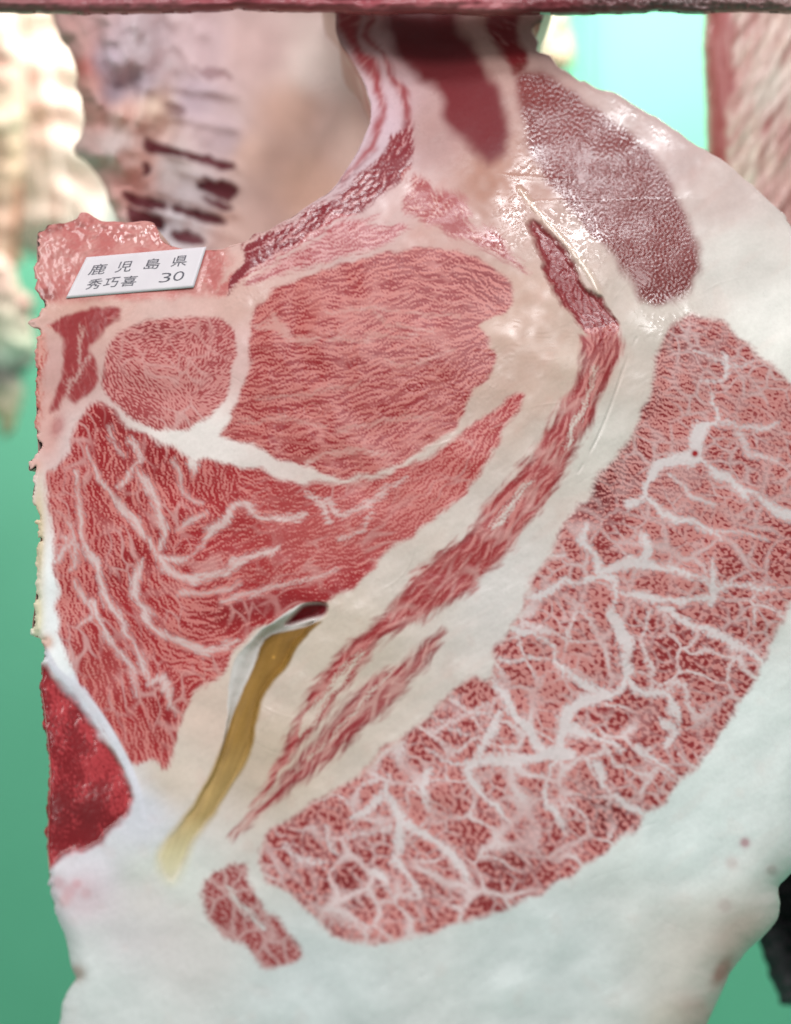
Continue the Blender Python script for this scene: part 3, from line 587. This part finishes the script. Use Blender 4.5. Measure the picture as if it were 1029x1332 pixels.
fatc = fatc * (1 - smear[..., None]) + fatc * np.array([.98, .86, .84]) * smear[..., None]
wet = np.clip(wet + share * (.09 * np.maximum(lo60, -.6) + .10 * G.noise(16)) * sst(1250, 700, Y), 0, 1)
relief += share * .000014 * G.aniso(40, 6, -30) + share * .00002 * G.noise(9)
# ---- fold: muscle sunk under a lip of fat
fd = sst(3, -9, sd['folded_muscle']) * sst(440, 400, Y)
relief -= .0032 * fd
lip = line_sdf(X, Y, smooth_open([(676,246),(690,264),(712,290),(738,318),(758,343),(772,366),(779,382)]), 2, 3)
lipm = sst(6, -1, lip); relief += .0009 * lipm; wet = np.clip(wet + .5 * lipm, 0, 1)
fatc = fatc * (1 - .4 * lipm[..., None]) + alb((222, 196, 172)) * .4 * lipm[..., None]
share = np.maximum(share, sst(1.5, -2, lip))
# ---- bone sunk, membrane proud
relief -= .002 * sst(4, -10, sd['bone_marrow'])
# ---- slit with the yellow tendon
dep = np.interp(Y, [780, 800, 860, 930, 1000, 1060, 1110, 1150], [.006, .0085, .0065, .004, .002, .001, .0003, 0])
wid = np.interp(Y, [780, 900, 1000, 1150], [5, 5, 6, 12])
ti = np.maximum(-d_open, 0); tt = ti / (ti + np.maximum(d_tend, 0) + 1e-3)
opn = np.minimum(tt * tt * (3 - 2 * tt), sst(0, 4.0, ti))
relief = relief * (1 - .8 * sst(2, -4, d_open)) - dep * opn 
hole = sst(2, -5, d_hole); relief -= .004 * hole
inl = sst(1.5, -2.5, d_open)[..., None]
fatc = fatc * (1 - inl) + alb((214, 206, 202)) * inl
tsoft = np.interp(Y, [780, 1040, 1090, 1150], [2.5, 3.5, 8, 14])
tm = sst(tsoft, -tsoft, d_tend)[..., None]
tcol = np.stack([np.interp(Y, [790, 860, 960, 1060, 1110, 1150], [alb(c)[j] for c in ((120,86,38),(136,100,46),(152,116,60),(176,148,98),(198,186,148),(206,200,172))]) for j in range(3)], -1)  # brown deepens up the slit: shade of the lip painted into the colour
fatc = fatc * (1 - tm) + tcol * (1 + .05 * lo30 + .05 * G.aniso(70, 7, 112) + .9 * blob(356,855,2.2))[..., None] * tm
relief += .0012 * sst(0, 15, -d_tend) * sst(1120, 1060, Y)
share = np.maximum(share, np.maximum(sst(1.5, -1.5, d_open), tm[..., 0]))
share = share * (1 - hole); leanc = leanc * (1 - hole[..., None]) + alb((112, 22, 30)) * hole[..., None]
wet = wet * (1 - tm[..., 0]) + .25 * tm[..., 0]
pid[d_open < 0] = nid; specs[nid] = ('slit_wall', carc, MEAT); nid += 1
pid[d_tend < 0] = nid; specs[nid] = ('tendon', carc, MEAT); nid += 1
pid[d_hole < 0] = nid; specs[nid] = ('slit_end', carc, MEAT); nid += 1

# ---- depth of the face: leaning back towards the top, rounding off at its rim
def base_depth(px, py):
    yb = np.interp(py, [-60, 40, 200, 330, 450, 666, 900, 1150, 1420], [.125, .098, .05, .02, .0, -.024, -.054, -.092, -.135])
    return yb + .03 * ((px - 480) / 560.0) ** 2 + .012 * np.exp(-(((px - 560) / 90) ** 2 + ((py - 60) / 120) ** 2))
yb = base_depth(X, Y); yb = G.blur(np.pad(yb, 0), 14) if False else yb
ker = 41; prof = np.interp(np.arange(-200, 1600), [-60, 40, 200, 330, 450, 666, 900, 1150, 1420], [.125, .098, .05, .02, .0, -.024, -.054, -.092, -.135])
prof = np.convolve(np.pad(prof, 80, mode='edge'), np.hanning(161) / np.hanning(161).sum(), 'valid')
def base_depth(px, py):
    return np.interp(py, np.arange(-200, 1600), prof) + .03 * ((px - 480) / 560.0) ** 2 + .012 * np.exp(-(((px - 560) / 90) ** 2 + ((py - 60) / 120) ** 2))
yb = base_depth(X, Y)
rr = np.where(X > 500, np.where(Y > 1000, 62, np.where(Y > 700, 40, 7)), np.where(Y > 1180, 26, 4)).astype(float); rr = G.blur(rr, 25)
e = np.clip(1 - np.maximum(-d_out, 0) / rr, 0, 1)
edge_drop = rr * S * .75 * (1 - np.sqrt(np.clip(1 - e * e, 0, 1)))
# snap the rim of the lattice to the traced outline
gy, gx = np.gradient(d_out, G.g); gl = np.hypot(gx, gy) + 1e-6
keep = (d_out[:-1, :-1] + d_out[1:, 1:] + d_out[1:, :-1] + d_out[:-1, 1:]) < 0
Xs, Ys = X.copy(), Y.copy()
nb = np.abs(d_out) < G.g * .85
Xs[nb] -= (d_out * gx / gl)[nb]; Ys[nb] -= (d_out * gy / gl)[nb]
dl = poly_sdf(X[:400], Y[:400], np.array([(112,335),(269,321),(252,374),(86,388)], float)); lm = np.zeros_like(X); lm[:400] = sst(10, 0, dl); relief = relief * (1 - lm)
Yt = yb + edge_drop - relief
px_, py_, pz_ = at(Xs, Ys, Yt)
P3 = np.stack([px_, Yt, pz_], -1)
NN = grid_normals(P3)
share = np.clip(G.blur(share, .45), 0, 1)
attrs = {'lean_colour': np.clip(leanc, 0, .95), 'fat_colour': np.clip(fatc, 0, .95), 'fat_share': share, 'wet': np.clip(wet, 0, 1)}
cpid = pid[:-1, :-1]
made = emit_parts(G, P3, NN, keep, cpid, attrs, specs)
ringpts = smooth_closed(OUT, 6)
ii_ = np.clip(((ringpts[:, 0] - G.x0) / G.g).round().astype(int), 0, G.W - 1); jj_ = np.clip(((ringpts[:, 1] - G.y0) / G.g).round().astype(int), 0, G.H - 1)
rx_, ry_, rz_ = at(ringpts[:, 0], ringpts[:, 1], base_depth(ringpts[:, 0], ringpts[:, 1]) + rr[jj_, ii_] * S * .75 - .0012)
skirt('outer_side', np.stack([rx_, ry_, rz_], 1), [0, .004, .015, .05, .12, .22, .34], [.002, .004, .006, .015, .03, .06, .14], MEAT, carc, (0.02, 0, 1.25))

# ------------------------------------------------------------------ chest cavity behind the rim (part of the same carcass)
C = Grid(56, 560, -60, 470, 2.0)
X2, Y2 = C.X, C.Y
CAV = [(62,-50),(66,20),(84,60),(100,110),(110,150),(106,176),(96,188),(99,208),(118,221),(130,235),(141,256),(154,290),(170,330),(180,420),(300,450),(500,440),(545,300),(545,100),(520,-50)]
dC = C.coarse(lambda a, b: poly_sdf(a, b, smooth_closed(CAV, 4)), 3, (C.noise(34) * 2.4, C.noise(34) * 2.4))
n30, n12, n60 = C.noise(30), C.noise(12), C.noise(60)
dep2 = np.interp(X2, [56, 150, 215, 300, 340, 400, 450, 500, 560], [.30, .285, .335, .34, .315, .25, .165, .105, .09])
dep2 = C.blur(np.pad(dep2, 0), 8) + .0 * X2
dep2 = np.interp(X2 + 10 * 0, [56, 150, 215, 300, 340, 400, 450, 495, 520, 560], [.24, .225, .255, .26, .24, .195, .148, .125, .17, .20]) if True else dep2
xs_ = np.arange(0, 700); pr = np.interp(xs_, [56, 150, 215, 300, 340, 400, 450, 495, 520, 560], [.24, .225, .255, .26, .24, .195, .148, .125, .17, .20])
pr = np.convolve(np.pad(pr, 20, mode='edge'), np.hanning(41) / np.hanning(41).sum(), 'valid')
dep2 = np.interp(X2, xs_, pr) + .00008 * (150 - Y2)
rel2 = .0022 * n30 * sst(330, 200, X2) + .0005 * n12 * sst(260, 180, X2) + .0015 * n60
STREAK = [[(186,180),(205,186),(240,197),(275,206),(303,212),(306,222),(280,218),(240,207),(205,200),(188,196)],
 [(266,232),(285,236),(306,240),(309,256),(290,262),(272,252),(258,246)],[(262,256),(285,262),(303,270),(296,276),(276,268)],
 [(160,252),(180,254),(214,264),(216,274),(200,276),(170,266)],[(166,270),(190,276),(214,284),(212,300),(190,304),(172,294)],
 [(224,266),(250,272),(285,282),(294,292),(270,290),(240,280),(226,276)],[(224,300),(246,302),(266,312),(250,318),(226,312)],
 [(255,90),(285,90),(300,100),(270,104)],[(216,134),(236,140),(242,150),(220,152)],[(186,212),(196,216),(194,228),(186,230)]]
fs2 = np.ones((C.H, C.W)); lc2 = np.tile(alb((96, 30, 42)), (C.H, C.W, 1)); pid2 = np.zeros((C.H, C.W), int)
spec2 = {0: ('rib_cage_wall', carc, BACK)}
for i, s_ in enumerate(STREAK, 1):
    d = C.coarse(lambda a, b: poly_sdf(a, b, smooth_closed(s_, 3)), 2.5, (n12 * 1.5, n12 * 1.5))
    faint = .5 if i in (8, 9) else (.95 if i != 10 else 1.0)
    m = sst(3, -3, d) * faint; fs2 = np.minimum(fs2, 1 - m); rel2 -= .004 * m
    pid2[d < 0] = i; spec2[i] = ('intercostal_gap', carc, BACK)
lump = [((196,140),20,34,.1),((165,150),26,24,.4),((130,190),30,24,0),((170,200),24,30,.2),((118,120),22,50,-.25),((150,60),16,50,-.2),((185,60),22,50,0)]
for (x, y), rx, ry, rot in lump:
    c, s = math.cos(rot), math.sin(rot); dx, dy = X2 - x, Y2 - y
    rel2 += .014 * np.exp(-(((dx * c + dy * s) / rx) ** 2 + ((-dx * s + dy * c) / ry) ** 2) ** 2)
for y0, sl_ in ((120, .16), (160, .2), (205, .25), (228, .25), (262, .28), (290, .3)):     # ribs standing proud
    rel2 += .004 * np.exp(-((Y2 - y0 - sl_ * (X2 - 210) + 12) / 9) ** 2) * sst(190, 215, X2) * sst(325, 300, X2)
FC2 = [((380,150),(224,184,168)),((330,200),(220,184,170)),((420,90),(236,216,208)),((450,180),(232,200,188)),((330,60),(208,176,172)),((260,60),(184,158,160)),((250,130),(172,152,160)),((225,220),(196,184,182)),((250,250),(194,182,184)),((290,180),(186,164,168)),  # wall tints; the whitish sheen near the rim is a painted highlight
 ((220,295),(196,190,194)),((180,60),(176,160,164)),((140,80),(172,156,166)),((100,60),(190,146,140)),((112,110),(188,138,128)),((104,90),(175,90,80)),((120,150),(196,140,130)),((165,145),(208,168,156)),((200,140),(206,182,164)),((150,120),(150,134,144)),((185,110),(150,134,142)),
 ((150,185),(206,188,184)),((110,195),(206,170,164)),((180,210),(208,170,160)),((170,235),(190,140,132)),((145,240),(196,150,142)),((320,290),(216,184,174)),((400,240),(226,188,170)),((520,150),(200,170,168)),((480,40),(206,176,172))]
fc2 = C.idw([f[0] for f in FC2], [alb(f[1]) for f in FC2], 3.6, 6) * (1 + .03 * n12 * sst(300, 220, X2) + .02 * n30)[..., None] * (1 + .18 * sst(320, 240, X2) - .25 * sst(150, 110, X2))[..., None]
wet2 = .35 + .5 * np.exp(-(((X2 - 420) / 60) ** 2 + ((Y2 - 90) / 90) ** 2)) + .1 * n30
e = np.clip(1 + dC / 26.0, 0, 1) * (X2 < 300); Yc = dep2 - rel2 + .018 * (1 - np.sqrt(np.clip(1 - e * e, 0, 1)))
keep2 = (dC[:-1, :-1] + dC[1:, 1:]) < 0
gy, gx = np.gradient(dC, C.g); gl = np.hypot(gx, gy) + 1e-6; nb = np.abs(dC) < C.g * .85
Xs2, Ys2 = X2.copy(), Y2.copy(); Xs2[nb] -= (dC * gx / gl)[nb]; Ys2[nb] -= (dC * gy / gl)[nb]
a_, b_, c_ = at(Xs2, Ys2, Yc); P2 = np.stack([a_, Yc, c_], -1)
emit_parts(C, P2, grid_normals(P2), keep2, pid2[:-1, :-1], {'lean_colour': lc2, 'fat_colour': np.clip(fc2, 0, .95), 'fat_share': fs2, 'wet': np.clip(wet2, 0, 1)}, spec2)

# ------------------------------------------------------------------ pillow-shaped tissue bodies (whole closed volumes)
def pillow(name, outline, Y0, thick, r, colour_pts, mat, parent=None, g=4.0, relief=None, share=None, lean=(150, 60, 60), wetv=.3, warp=2.0, edge=None):
    o = np.array(outline, float); lo, hi = o.min(0) - 8, o.max(0) + 8
    K = Grid(lo[0], hi[0], lo[1], hi[1], g)
    wn = (K.noise(10 * g) * warp, K.noise(10 * g) * warp)
    d = K.coarse(lambda a, b: poly_sdf(a, b, smooth_closed(outline, 4)), g, wn)
    keep = (d[:-1, :-1] + d[1:, 1:] + d[1:, :-1] + d[:-1, 1:]) < 0
    gy, gx = np.gradient(d, K.g); gl = np.hypot(gx, gy) + 1e-6; nb = np.abs(d) < K.g * .85
    xs, ys = K.X.copy(), K.Y.copy(); xs[nb] -= (d * gx / gl)[nb]; ys[nb] -= (d * gy / gl)[nb]
    dd = np.where(nb, 0, np.maximum(-d, 0))
    f = np.sqrt(np.clip(1 - (1 - np.clip(dd / r, 0, 1)) ** 2, 0, 1))
    rel = (relief(K) if relief else 0) * f
    yf = Y0 - thick * f - rel; ybk = Y0 + thick * f + .0008
    fc = K.idw([c[0] for c in colour_pts], [alb(c[1]) for c in colour_pts], 3.0, max(6, g)) if len(colour_pts) > 1 else np.tile(alb(colour_pts[0][1]), (K.H, K.W, 1))
    fc = fc * (1 + .03 * K.noise(9 * g))[..., None]
    sh = share(K) if share else np.ones((K.H, K.W))
    V, A = [], {'lean_colour': [], 'fat_colour': [], 'fat_share': [], 'wet': []}
    for yy in (yf, ybk):
        a, b, c = at(xs, ys, yy); V.append(np.stack([a, yy, c], -1).reshape(-1, 3))
        A['lean_colour'].append(np.tile(alb(lean), (K.H * K.W, 1))); A['fat_colour'].append(np.clip(fc, 0, .95).reshape(-1, 3))
        A['fat_share'].append(sh.ravel()); A['wet'].append(np.full(K.H * K.W, wetv))
    idx = np.arange(K.H * K.W).reshape(K.H, K.W)
    Q = np.stack([idx[:-1, :-1], idx[1:, :-1], idx[1:, 1:], idx[:-1, 1:]], -1)[keep]
    Q = np.vstack([Q, Q[:, ::-1] + K.H * K.W])
    u, inv = np.unique(Q.ravel(), return_inverse=True)
    return mesh_obj(name, np.vstack(V)[u], inv.reshape(-1, 4), mat, parent, {k: (np.vstack(v) if v[0].ndim == 2 else np.concatenate(v))[u] for k, v in A.items()})

def base_of(outline, Y0):
    o = np.array(outline, float); x, y, z = at(o[:, 0].mean(), o[:, 1].max(), Y0); return (float(x), float(Y0), float(z))

# upper cut edge of beef hanging across the top
UP = [(-70,-52),(1100,-52),(1100,14),(1000,17),(960,16),(900,19),(860,16),(800,19),(740,20),(700,19),(640,21),(560,18),(480,20),(430,17),(360,16),(320,13),(270,16),(200,18),(120,19),(60,18),(0,16),(-70,15)]
up = empty('upper_beef_section', base_of(UP, 0.0))
up.location.y = .075
tag(up, 'dark red cut edge of beef running straight across above the marbled face', 'meat')
bandc = [((x, y), c) for x, cs in ((-40, ((170,120,120),(120,60,66))), (150, ((150,92,98),(170,98,102))), (330, ((150,66,76),(150,84,88))), (480, ((140,52,64),(176,104,108))), (620, ((168,70,84),(190,130,130))), (720, ((120,44,52),(112,60,62))),
          (800, ((100,54,58),(120,96,94))), (880, ((104,88,86),(96,72,72))), (960, ((128,96,94),(118,92,90))), (1060, ((150,118,114),(140,112,108)))) for y, c in zip((3, 15), cs)]
def up_rel(K):
    s = np.sin(K.Y * .55 + K.noise(90) * .8) * .0003 + K.noise(12) * .0003 + .0008 * K.noise(30)
    return s + sst(700, 800, K.X) * K.noise(6) * .0005
pillow('lean_edge', UP, 0.075, .016, 14, bandc, MEAT, up, 2.0, up_rel, lambda K: np.clip(.9 + .22 * np.sin(K.Y * .9 + K.noise(110) * 1.2) * sst(0, 4, K.Y), 0, 1), (104, 34, 42), .5, .5)

# carcasses hanging behind, on the left
cream = [((60,60),(236,214,200)),((110,100),(240,226,212)),((60,150),(232,200,186)),((130,190),(242,234,222)),((110,250),(236,212,198)),((60,250),(230,210,196)),((140,290),(246,240,230)),((40,320),(230,208,196)),((30,120),(226,188,176))]
LB = [(12,-60),(14,40),(14,100),(12,160),(14,220),(18,300),(34,332),(90,336),(190,330),(200,250),(170,100),(150,-60)]
def folds(K): return .010 * np.exp(-((K.X - 48 - .13 * (K.Y - 30)) / 6) ** 2) + .005 * K.noise(44)
lb = empty('hanging_carcass', base_of(LB, 1.35))
tag(lb, 'cream fatty carcass side hanging beyond the rib cage of the cut carcass', 'carcass', 'carcass sides hanging behind')
pillow('fat_side', LB, 1.35, .05, 50, cream, BACK, lb, 3.0, folds, lambda K: np.clip(1 - .8 * np.exp(-((K.X - 75) / 4) ** 2) * sst(230, 260, K.Y), 0, 1), (176, 96, 62), .3, .6)
LA = [(-60,-60),(14,-60),(20,30),(30,90),(34,150),(32,240),(24,320),(16,350),(-60,350)]
la = empty('hanging_carcass', base_of(LA, 1.2))
tag(la, 'pinkish narrow carcass side hanging at the far end with a rusty red streak', 'carcass', 'carcass sides hanging behind')
pillow('fat_side', LA, 1.2, .05, 40, [((5,80),(212,166,150)),((20,150),(216,194,170)),((5,200),(206,176,150)),((10,300),(204,170,150)),((28,60),(226,214,200))], BACK, la, 3.0, lambda K: .006 * K.noise(26),
       lambda K: np.clip(1 - .9 * np.exp(-((K.X - 22 + .06 * (K.Y - 280)) / 5) ** 2) * sst(215, 250, K.Y), 0, 1), (150, 72, 46), .3)
LCX = [(-60,342),(-10,330),(14,345),(30,378),(44,392),(42,420),(44,446),(46,470),(30,486),(34,520),(24,545),(14,568),(4,566),(-6,540),(-60,540)]
lc_ = empty('carcass_shank', base_of(LCX, 1.1))
tag(lc_, 'pale knobbly shank end with dark patches hanging beside the cut carcass', 'carcass')
pillow('shank', LCX, 1.1, .04, 26, [((10,360),(220,186,172)),((20,410),(226,214,194)),((20,440),(222,220,196)),((15,460),(170,204,180)),((10,488),(96,86,90)),((30,478),(120,118,112)),((14,515),(210,196,172)),((8,550),(206,190,156)),((10,565),(190,140,110)),((40,400),(190,130,126))], BACK, lc_, 3.0, lambda K: .006 * K.noise(20))

# right-hand carcass
RB = [(917,-60),(916,20),(914,60),(917,120),(919,200),(922,300),(930,420),(1120,430),(1120,-60)]
rb = empty('hanging_carcass', base_of(RB, .32))
tag(rb, 'carcass side with red lean stripe and streaky white fat against the mint wall', 'carcass', 'carcass sides hanging behind')
def rb_share(K): return np.clip(sst(942, 958, K.X - .04 * (150 - K.Y) + 3 * K.noise(20)) * (.85 + .22 * K.aniso(60, 10, 118)) + .12 * K.aniso(80, 7, 88), 0, 1)
pillow('fat_side', RB, .32, .035, 40, [((930,100),(200,140,132)),((970,60),(212,184,172)),((1000,120),(216,198,186)),((975,200),(216,196,180)),((1010,250),(212,166,158)),((1020,180),(196,160,150)),((960,235),(228,216,196))], BACK, rb, 2.5,
       lambda K: .0011 * K.aniso(60, 9, 118) * sst(945, 965, K.X) + .0004 * K.aniso(80, 8, 88), rb_share, (164, 88, 86), .7, .5)
# pale piece at the back beside the rim
WB = [(640,-60),(740,-60),(738,20),(742,50),(746,76),(740,92),(726,100),(690,100),(650,90)]
wbt = empty('far_carcass', base_of(WB, 1.3))
tag(wbt, 'small blown-out cream carcass end beyond the fat rim beside the mint wall', 'carcass')
pillow('fat_side', WB, 1.3, .05, 30, [((705,40),(232,222,196)),((722,72),(226,190,160)),((738,88),(170,160,130)),((690,60),(230,230,214))], BACK, wbt, 3.0, lambda K: .008 * K.noise(24))

# wall pipe, faint and mint like the paint
def tube(name, p0, p1, r, mat, seg=16):
    p0, p1 = np.array(p0, float), np.array(p1, float); a = np.linspace(0, 2 * np.pi, seg, endpoint=False)
    V = np.vstack([np.stack([p[0] + r * np.cos(a), p[1] + r * np.sin(a), np.full(seg, p[2])], 1) for p in (p0, p1)])
    i = np.arange(seg); j = (i + 1) % seg
    return mesh_obj(name, V, np.stack([i, j, seg + j, seg + i], 1), mat)
x, y, z = at(759.0, 0.0, WALL_Y - .03)
tag(tube('wall_pipe', (x, y, .0), (x, y, 3.3), .012, wallm), 'thin mint painted pipe running up the green wall', 'pipe')

# dark cloth at the lower right
DK = [(1034,1085),(1016,1120),(1000,1160),(986,1215),(990,1235),(1000,1262),(1010,1290),(1014,1304),(1022,1308),(1040,1310),(1120,1318),(1130,1085)]
dk_ = pillow('dark_cloth', DK, .30, .012, 20, [((1010,1150),(18,17,18)),((1025,1190),(14,13,14)),((1005,1240),(62,60,62)),((1018,1290),(74,72,74)),((1030,1230),(30,29,31)),((1060,1200),(16,16,17))], BACK, None, 2.5, lambda K: .002 * K.noise(16), None, (20, 20, 20), .0)
tag(dk_, 'black and charcoal cloth hanging behind the lower fat edge', 'cloth')

# ------------------------------------------------------------------ paper label with printing
TL, TR, BR_, BL = map(np.array, ((112.5, 334.6), (268.7, 321.0), (252.0, 374.0), (85.7, 388.0)))
def label_px(u, v):
    u = np.asarray(u)[..., None]; v = np.asarray(v)[..., None]
    return (TL * (1 - u) + TR * u) * (1 - v) + (BL * (1 - u) + BR_ * u) * v
def label_pt(u, v, off):
    p = label_px(u, v)
    Yp = base_depth(p[..., 0], p[..., 1]) - .0007 - off + .0004 * np.sin(np.asarray(u) * 5.0) * np.asarray(v)
    a, b, c = at(p[..., 0], p[..., 1], Yp); return np.stack([a, Yp, c], -1)
lab = empty('paper_label', tuple(float(t) for t in label_pt(.5, 1.0, 0)))
tag(lab, 'white paper label printed with Japanese characters and 30 on pink tissue', 'label')
uu, vv = np.meshgrid(np.linspace(0, 1, 33), np.linspace(0, 1, 13))
Vf = label_pt(uu, vv, .0002).reshape(-1, 3); Vb = label_pt(uu, vv, .0).reshape(-1, 3)
ii = np.arange(33 * 13).reshape(13, 33); Q = np.stack([ii[:-1, :-1], ii[1:, :-1], ii[1:, 1:], ii[:-1, 1:]], -1).reshape(-1, 4)
bl = np.concatenate([ii[0, :], ii[1:, -1], ii[-1, -2::-1], ii[-2:0:-1, 0]]); bn = np.roll(bl, -1); o_ = 33 * 13
Q = np.vstack([Q, Q[:, ::-1] + o_, np.stack([bl, bn, bn + o_, bl + o_], 1)])
paper = plain('label_paper', (214, 204, 209), .4, (222, 213, 217), 60.0, .1)
mesh_obj('paper', np.vstack([Vf, Vb]), Q, paper, lab)
ink = plain('label_ink', (62, 60, 70), .5, (104, 100, 110), 500.0)
def glyph(ch, u0, u1, v0, v1):
    cu = bpy.data.curves.new('glyph', 'FONT'); cu.body = ch; cu.size = 1.0; cu.resolution_u = 3
    if ch in '30': cu.offset = -.012
    to = bpy.data.objects.new('glyph', cu); col.objects.link(to)
    dg = bpy.context.evaluated_depsgraph_get(); me = bpy.data.meshes.new_from_object(to.evaluated_get(dg))
    bpy.data.objects.remove(to); bpy.data.curves.remove(cu)
    co = np.array([v.co[:] for v in me.vertices]); 
    if len(co) == 0: return
    lo, hi = co.min(0), co.max(0)
    u = u0 + (co[:, 0] - lo[0]) / (hi[0] - lo[0]) * (u1 - u0); v = v1 - (co[:, 1] - lo[1]) / (hi[1] - lo[1]) * (v1 - v0)
    w = label_pt(u, v, .0004) - np.array(lab.location)
    me.vertices.foreach_set('co', w.astype(np.float32).ravel()); me.update()
    me.materials.clear(); me.materials.append(ink)
    o = bpy.data.objects.new('printed_character', me); col.objects.link(o); o.parent = lab
for ch, a, b, c, d in [('鹿', .085, .215, .20, .46), ('児', .30, .425, .19, .45), ('島', .53, .655, .18, .44), ('県', .75, .875, .17, .43),
                       ('秀', .12, .235, .57, .82), ('巧', .255, .37, .57, .81), ('喜', .395, .515, .57, .82), ('3', .70, .785, .57, .80), ('0', .805, .89, .56, .79)]:
    glyph(ch, a, b, c, d)
